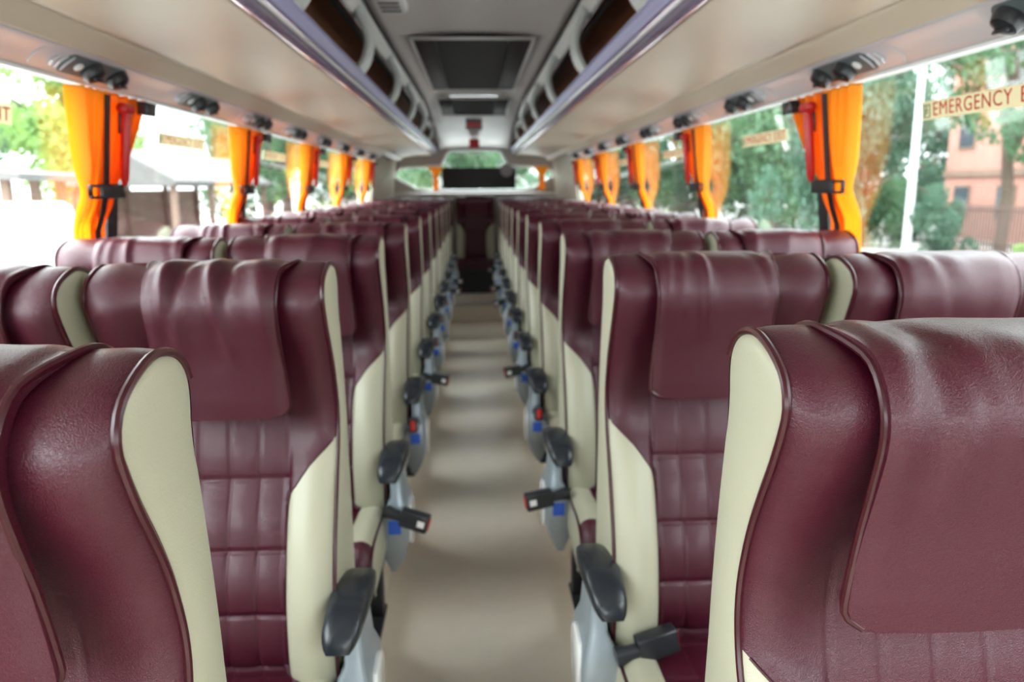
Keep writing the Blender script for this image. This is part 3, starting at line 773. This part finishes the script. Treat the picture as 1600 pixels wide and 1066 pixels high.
# rear window things
t = empty('sun_shade', (0.055, 10.60, Z(-.02)), 'black rectangular shade panel across the middle of the rear window', 'sunshade')
MB().box((-.50, 0, 0), (.50, .02, .285)).build('panel', M['rubber'], t, bevel=.004)
t2 = empty('round_sticker', (0.43, 10.59, Z(.225)), 'grey round sticker at upper right of the black rear shade', 'sticker')
MB().prism([(.085*math.cos(a), .085*math.sin(a)) for a in [2*PI*i/28 for i in range(28)]], 1, -.003, 0.004).build('disc', mat('grey_sticker', (.35, .33, .33), .5), t2)
for x, w, lb in ((-0.52, .11, 'small orange curtain tied at the left of the rear window'), (0.90, .12, 'small orange curtain tied at the right of the rear window')):
    t = empty('rear_curtain', (x, 10.52, Z(.27)), lb, 'curtain', 'small rear window curtains')
    rows = []
    for k in range(24):
        q = k/23; z = -q*.31; ww = w*(1-.72*math.sin(min(1, q/.45)*PI/2)) if q < .45 else w*(.28+.12*(q-.45))
        rows.append([(ww*(2*u-1), .012*math.sin(u*22), z) for u in np.linspace(0, 1, 30)])
    o = MB().grid(rows).build('cloth', M['curtain'], t); so = o.modifiers.new('thickness', 'SOLIDIFY'); so.thickness = .0015
    MB().box((-w*.32, -.02, -.16), (w*.32, -.013, -.145)).build('tie', M['curtain_shaded'], t)

# ---------------------------------------------------------------- outside
GZ = -2.75
def gb(name, lo, hi, m, th=None): return struct(MB().box((lo[0], lo[1], Z(lo[2])), (hi[0], hi[1], Z(hi[2]))).build(name, m, smooth=False))
gb('ground_road', (-60, -40, GZ-.1), (9.5, 160, GZ), M['asphalt'])
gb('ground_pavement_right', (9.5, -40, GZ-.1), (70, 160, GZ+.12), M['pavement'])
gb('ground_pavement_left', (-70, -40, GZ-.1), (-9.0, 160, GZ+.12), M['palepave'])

def leaf_cloud(n, seed, size, squash=0.8):
    r = np.random.RandomState(seed); V = []; Fc = []
    cl = [(r.normal(size=3)*np.array([.42, .42, .34])) for _ in range(26)]
    for i in range(n):
        c = cl[r.randint(len(cl))]; d = r.normal(size=3); d /= np.linalg.norm(d)
        p = c + d*(.10+.16*r.rand()**.5); p[2] *= squash
        a = r.normal(size=3); a /= np.linalg.norm(a); b = np.cross(a, r.normal(size=3)); b /= np.linalg.norm(b)
        h = size*(.6+.8*r.rand()); k = len(V)
        V += [p-a*h, p+b*h*.45, p+a*h, p-b*h*.45]; Fc.append((k, k+1, k+2, k+3))
    return V, Fc
LEAF = [leaf_cloud(8500, 3+k, .036) for k in range(3)]
leafdata = {}
def tree(x, y, h, w, kind, label, group='trees outside the windows', crown=0.42):
    t = empty('tree', (x, y, Z(GZ+.1)), label, 'tree', group)
    t.rotation_euler.z = random.uniform(0, 6)
    tb = MB(); tb.tube([(0, 0, -.1), (.05*h*.1, 0, h*.2), (-.02*h, .01*h, h*.42), (0, 0, h*.7)], [w*.04, w*.033, w*.028, w*.015], 10)
    for q in range(6):
        a = q*1.05; z0 = h*(.32+.05*q)
        tb.tube([(0, 0, z0), (.15*w*math.cos(a), .15*w*math.sin(a), z0+.10*h), (.34*w*math.cos(a), .34*w*math.sin(a), z0+.17*h)], [w*.03, w*.02, w*.006], 7)
    tb.build('trunk', M['bark'], t)
    key = kind % 3
    if key not in leafdata:
        V, Fc = LEAF[key]; me = bpy.data.meshes.new('foliage'); me.from_pydata([tuple(v) for v in V], [], Fc)
        me.materials.append(M[('leaf1', 'leaf2', 'leaf3')[key]]); leafdata[key] = me
    f = bpy.data.objects.new('foliage', leafdata[key]); C.objects.link(f); f.parent = t
    f.location = (0, 0, h*(1-crown*.72)); f.scale = (w*.5, w*.5, h*crown*.7)
    return t
TR = [(10.3, 22.4, 9.5, 4.2, 1, .78), (19.6, 28, 12, 6.4, 0, .55), (15.1, 24.6, 3.5, 2.3, 1, .85), (12.2, 31.5, 10, 7.5, 0, .8), (12.4, 40, 10, 8.0, 1, .8), (13.0, 49.5, 11, 9, 0, .8),
      (13.0, 60, 11, 10, 1, .8), (13.5, 73, 12, 11, 0, .8), (12, 90, 13, 13, 1, .8), (4, 118, 14, 14, 0, .8), (21.5, 43.0, 13, 8, 1, .75), (26.5, 64, 13, 12, 0, .85), (17.4, 19.3, 9, 4.5, 0, .72), (31.0, 49.0, 14, 9, 1, .88), (16.6, 32.6, 4.6, 3.4, 0, .95), (20.2, 35.4, 5.2, 3.6, 1, .95)]
TR.sort(key=lambda q: q[1])
for i, (x, y, h, w, k, cr) in enumerate(TR):
    tree(x, y, h, w, k, 'leafy green tree outside the right windows, number %s counting away from the camera' % (['one','two','three','four','five','six','seven','eight','nine','ten','eleven','twelve','thirteen','fourteen','fifteen','sixteen'][i]), crown=cr)
TL = [(-17.5, 17, 9, 7, 2, .6), (-20, 26, 10, 8, 0, .6), (-19, 38, 11, 9, 2, .7), (-13, 50, 10, 9, 0, .75), (-15, 63, 12, 11, 2, .75), (-11, 80, 12, 11, 0, .75), (-12, 112, 14, 15, 2, .8), (-29, 33, 11, 11, 2, .65)]
TL.sort(key=lambda q: q[1])
TL += [(-1.5, 44, 9, 8, 0, .85), (5.5, 34, 9, 6.5, 1, .85)]
for i, (x, y, h, w, k, cr) in enumerate(TL):
    tree(x, y, h, w, k, ('pale sunlit tree outside the left windows, number %s counting away from the camera' % (['one','two','three','four','five','six','seven','eight'][i])) if i < 8 else ('green tree behind the rear window, %s of the aisle line' % ('left' if x < 0 else 'right')), crown=cr)

def bush(x, y, w, lb, key=2):
    t = empty('bush', (x, y, Z(GZ+.1)), lb, 'bush')
    if key not in leafdata: tree
    f = bpy.data.objects.new('foliage', leafdata[key]); C.objects.link(f); f.parent = t; f.location = (0, 0, w*.55); f.scale = (w, w, w*.8)
    MB().tube([(0, 0, 0), (0, 0, w*.6)], .05).build('stem', M['bark'], t)
bush(15.6, 20.6, .9, 'yellow green bush in front of the iron fence on the right')

# salmon building behind the right-hand trees
b = empty('building', (24.0, 31, Z(GZ+.12)), 'salmon pink building seen through the nearest right window', 'building')
MB().box((0, -6, 0), (8, 8, 9.5)).build('wall', M['pinkwall'], b, smooth=False)
MB().box((-.3, -6.3, 9.5), (8.3, 8.3, 10)).build('roof', M['roofgrey'], b, smooth=False)
MB().box((-.12, -6.05, 3.0), (0.02, 8.05, 3.3)).build('string_course', M['tan'], b, smooth=False)
for z in (1.0, 4.3):
    for y in (-4.2, -.8, 2.6, 5.8):
        w = MB().box((-.06, y, z), (.05, y+1.3, z+1.6)).build('house_window', M['tan'], b, smooth=False)
        MB().box((-.09, y+.12, z+.12), (-.05, y+1.18, z+1.48)).build('pane', M['winglass'], w, smooth=False)
# iron fence
f = empty('iron_fence', (17.0, 24.2, Z(GZ+.12)), 'brown iron railing on a low wall in front of the salmon building', 'fence')
MB().box((-.15, -3.3, 0), (.15, 3.3, .45)).build('low_wall', M['tan'], f, smooth=False)
for z in (.65, 1.75): MB().box((-.03, -3.3, z), (.03, 3.3, z+.06)).build('rail', M['fence'], f, smooth=False)
brs = MB()
for k in range(44): brs.box((-.02, -3.25+.15*k, .45), (.02, -3.21+.15*k, 1.95))
brs.build('railing_bars', M['fence'], f, smooth=False)['kind'] = 'stuff'
# lamp pole
p = empty('lamp_pole', (15.6, 27.3, Z(GZ+.12)), 'tall white street lamp pole outside the nearest right window', 'pole')
MB().tube([(0, 0, 0), (0, 0, 3), (0, 0, 9.5)], [.16, .13, .09], 12).build('shaft', M['pole'], p)
MB().tube([(0, 0, 9.4), (-.5, 0, 9.9), (-1.6, 0, 10.0)], .05, 8).build('arm', M['pole'], p)
MB().box((-2.2, -.15, 9.93), (-1.5, .15, 10.08)).build('lamp_head', M['white'], p, bevel=.03)
# pavilion on the left
def pavilion(x, y, L, lb, gable=False):
    b = empty('pavilion', (x, y, Z(GZ+.12)), lb, 'shelter', 'roadside shelters')
    if gable: MB().prism([(-1.9, 2.9), (0, 4.0), (1.9, 2.9), (1.8, 2.75), (-1.8, 2.75)], 1, -L/2, L/2).build('roof', M['roofgrey'], b, smooth=False)
    else: MB().prism([(-2.2, 3.35), (2.2, 3.0), (2.2, 2.85), (-2.2, 3.1)], 1, -L/2, L/2).build('roof', M['roofgrey'], b, smooth=False)
    for k in range(4):
        yy = -L/2+.5+(L-1)*k/3
        for xx in (-1.5, 1.6): MB().box((xx-.09, yy-.09, 0), (xx+.09, yy+.09, 2.95)).build('post', M['tan'], b, smooth=False)
    MB().box((-1.7, -L/2+.3, 0), (-1.6, L/2-.3, 2.6)).build('back_wall', M['tan'], b, smooth=False)
    MB().box((-1.2, -L/2+1, .4), (-.7, L/2-1, .5)).build('bench', M['tan'], b, smooth=False)
pavilion(-12.2, 20.0, 4.5, 'flat grey-roofed roadside shelter beyond the first left window')
pavilion(-11.6, 32.0, 12.0, 'gabled grey-roofed roadside shelter beyond the second left window', True)
# vehicles
def vehicle(name, x, y, L, Wd, H, m, lb, cat, van=False):
    v = empty(name, (x, y, Z(GZ+.02)), lb, cat)
    o = [(-L/2, .35), (L/2, .35), (L/2+.05, .8), (L/2-.1, 1.0), (L*.30, 1.1), (L*.18, H-.05), (L*.10, H), (-L*.36, H), (-L*.46, 1.1), (-L/2-.03, 1.0)]
    if van: o = [(-L/2, .35), (L/2, .35), (L/2+.03, 1.0), (L*.42, 1.2), (L*.33, H-.08), (L*.28, H), (-L/2+.1, H), (-L/2, H-.2)]
    MB().prism(o, 0, -Wd/2, Wd/2).build('body', m, v, bevel=.06, seg=3)
    zt = 1.15 if not van else 1.25
    for q in (-1, 1):
        if not van: MB().prism([(-L*.36, zt), (L*.20, zt), (L*.12, H-.14), (-L*.30, H-.14)], 0, *sorted((q*(Wd/2-.01), q*(Wd/2+.012)))).build('side_window', M['winglass'], v, smooth=False)
        for yy in (-L*.31, L*.31):
            MB().tube([(q*(Wd/2-.2), yy, .32), (q*(Wd/2+.01), yy, .32)], .33, 18).build('wheel', M['tyre'], v)
vehicle('van', -7.6, 11.6, 5.0, 1.9, 2.55, M['carwhite'], 'white van parked outside the first left window', 'van', True)
vehicle('car', 8.6, 33.0, 4.4, 1.8, 1.5, M['carwhite'], 'white car parked outside the second right window', 'car')
vehicle('car', 8.6, 41.0, 4.4, 1.8, 1.5, M['carred'], 'red car parked farther along the right pavement', 'car')
vehicle('car', -7.8, 24.5, 4.4, 1.8, 1.5, M['carwhite'], 'white car parked before the gabled shelter on the left', 'car')
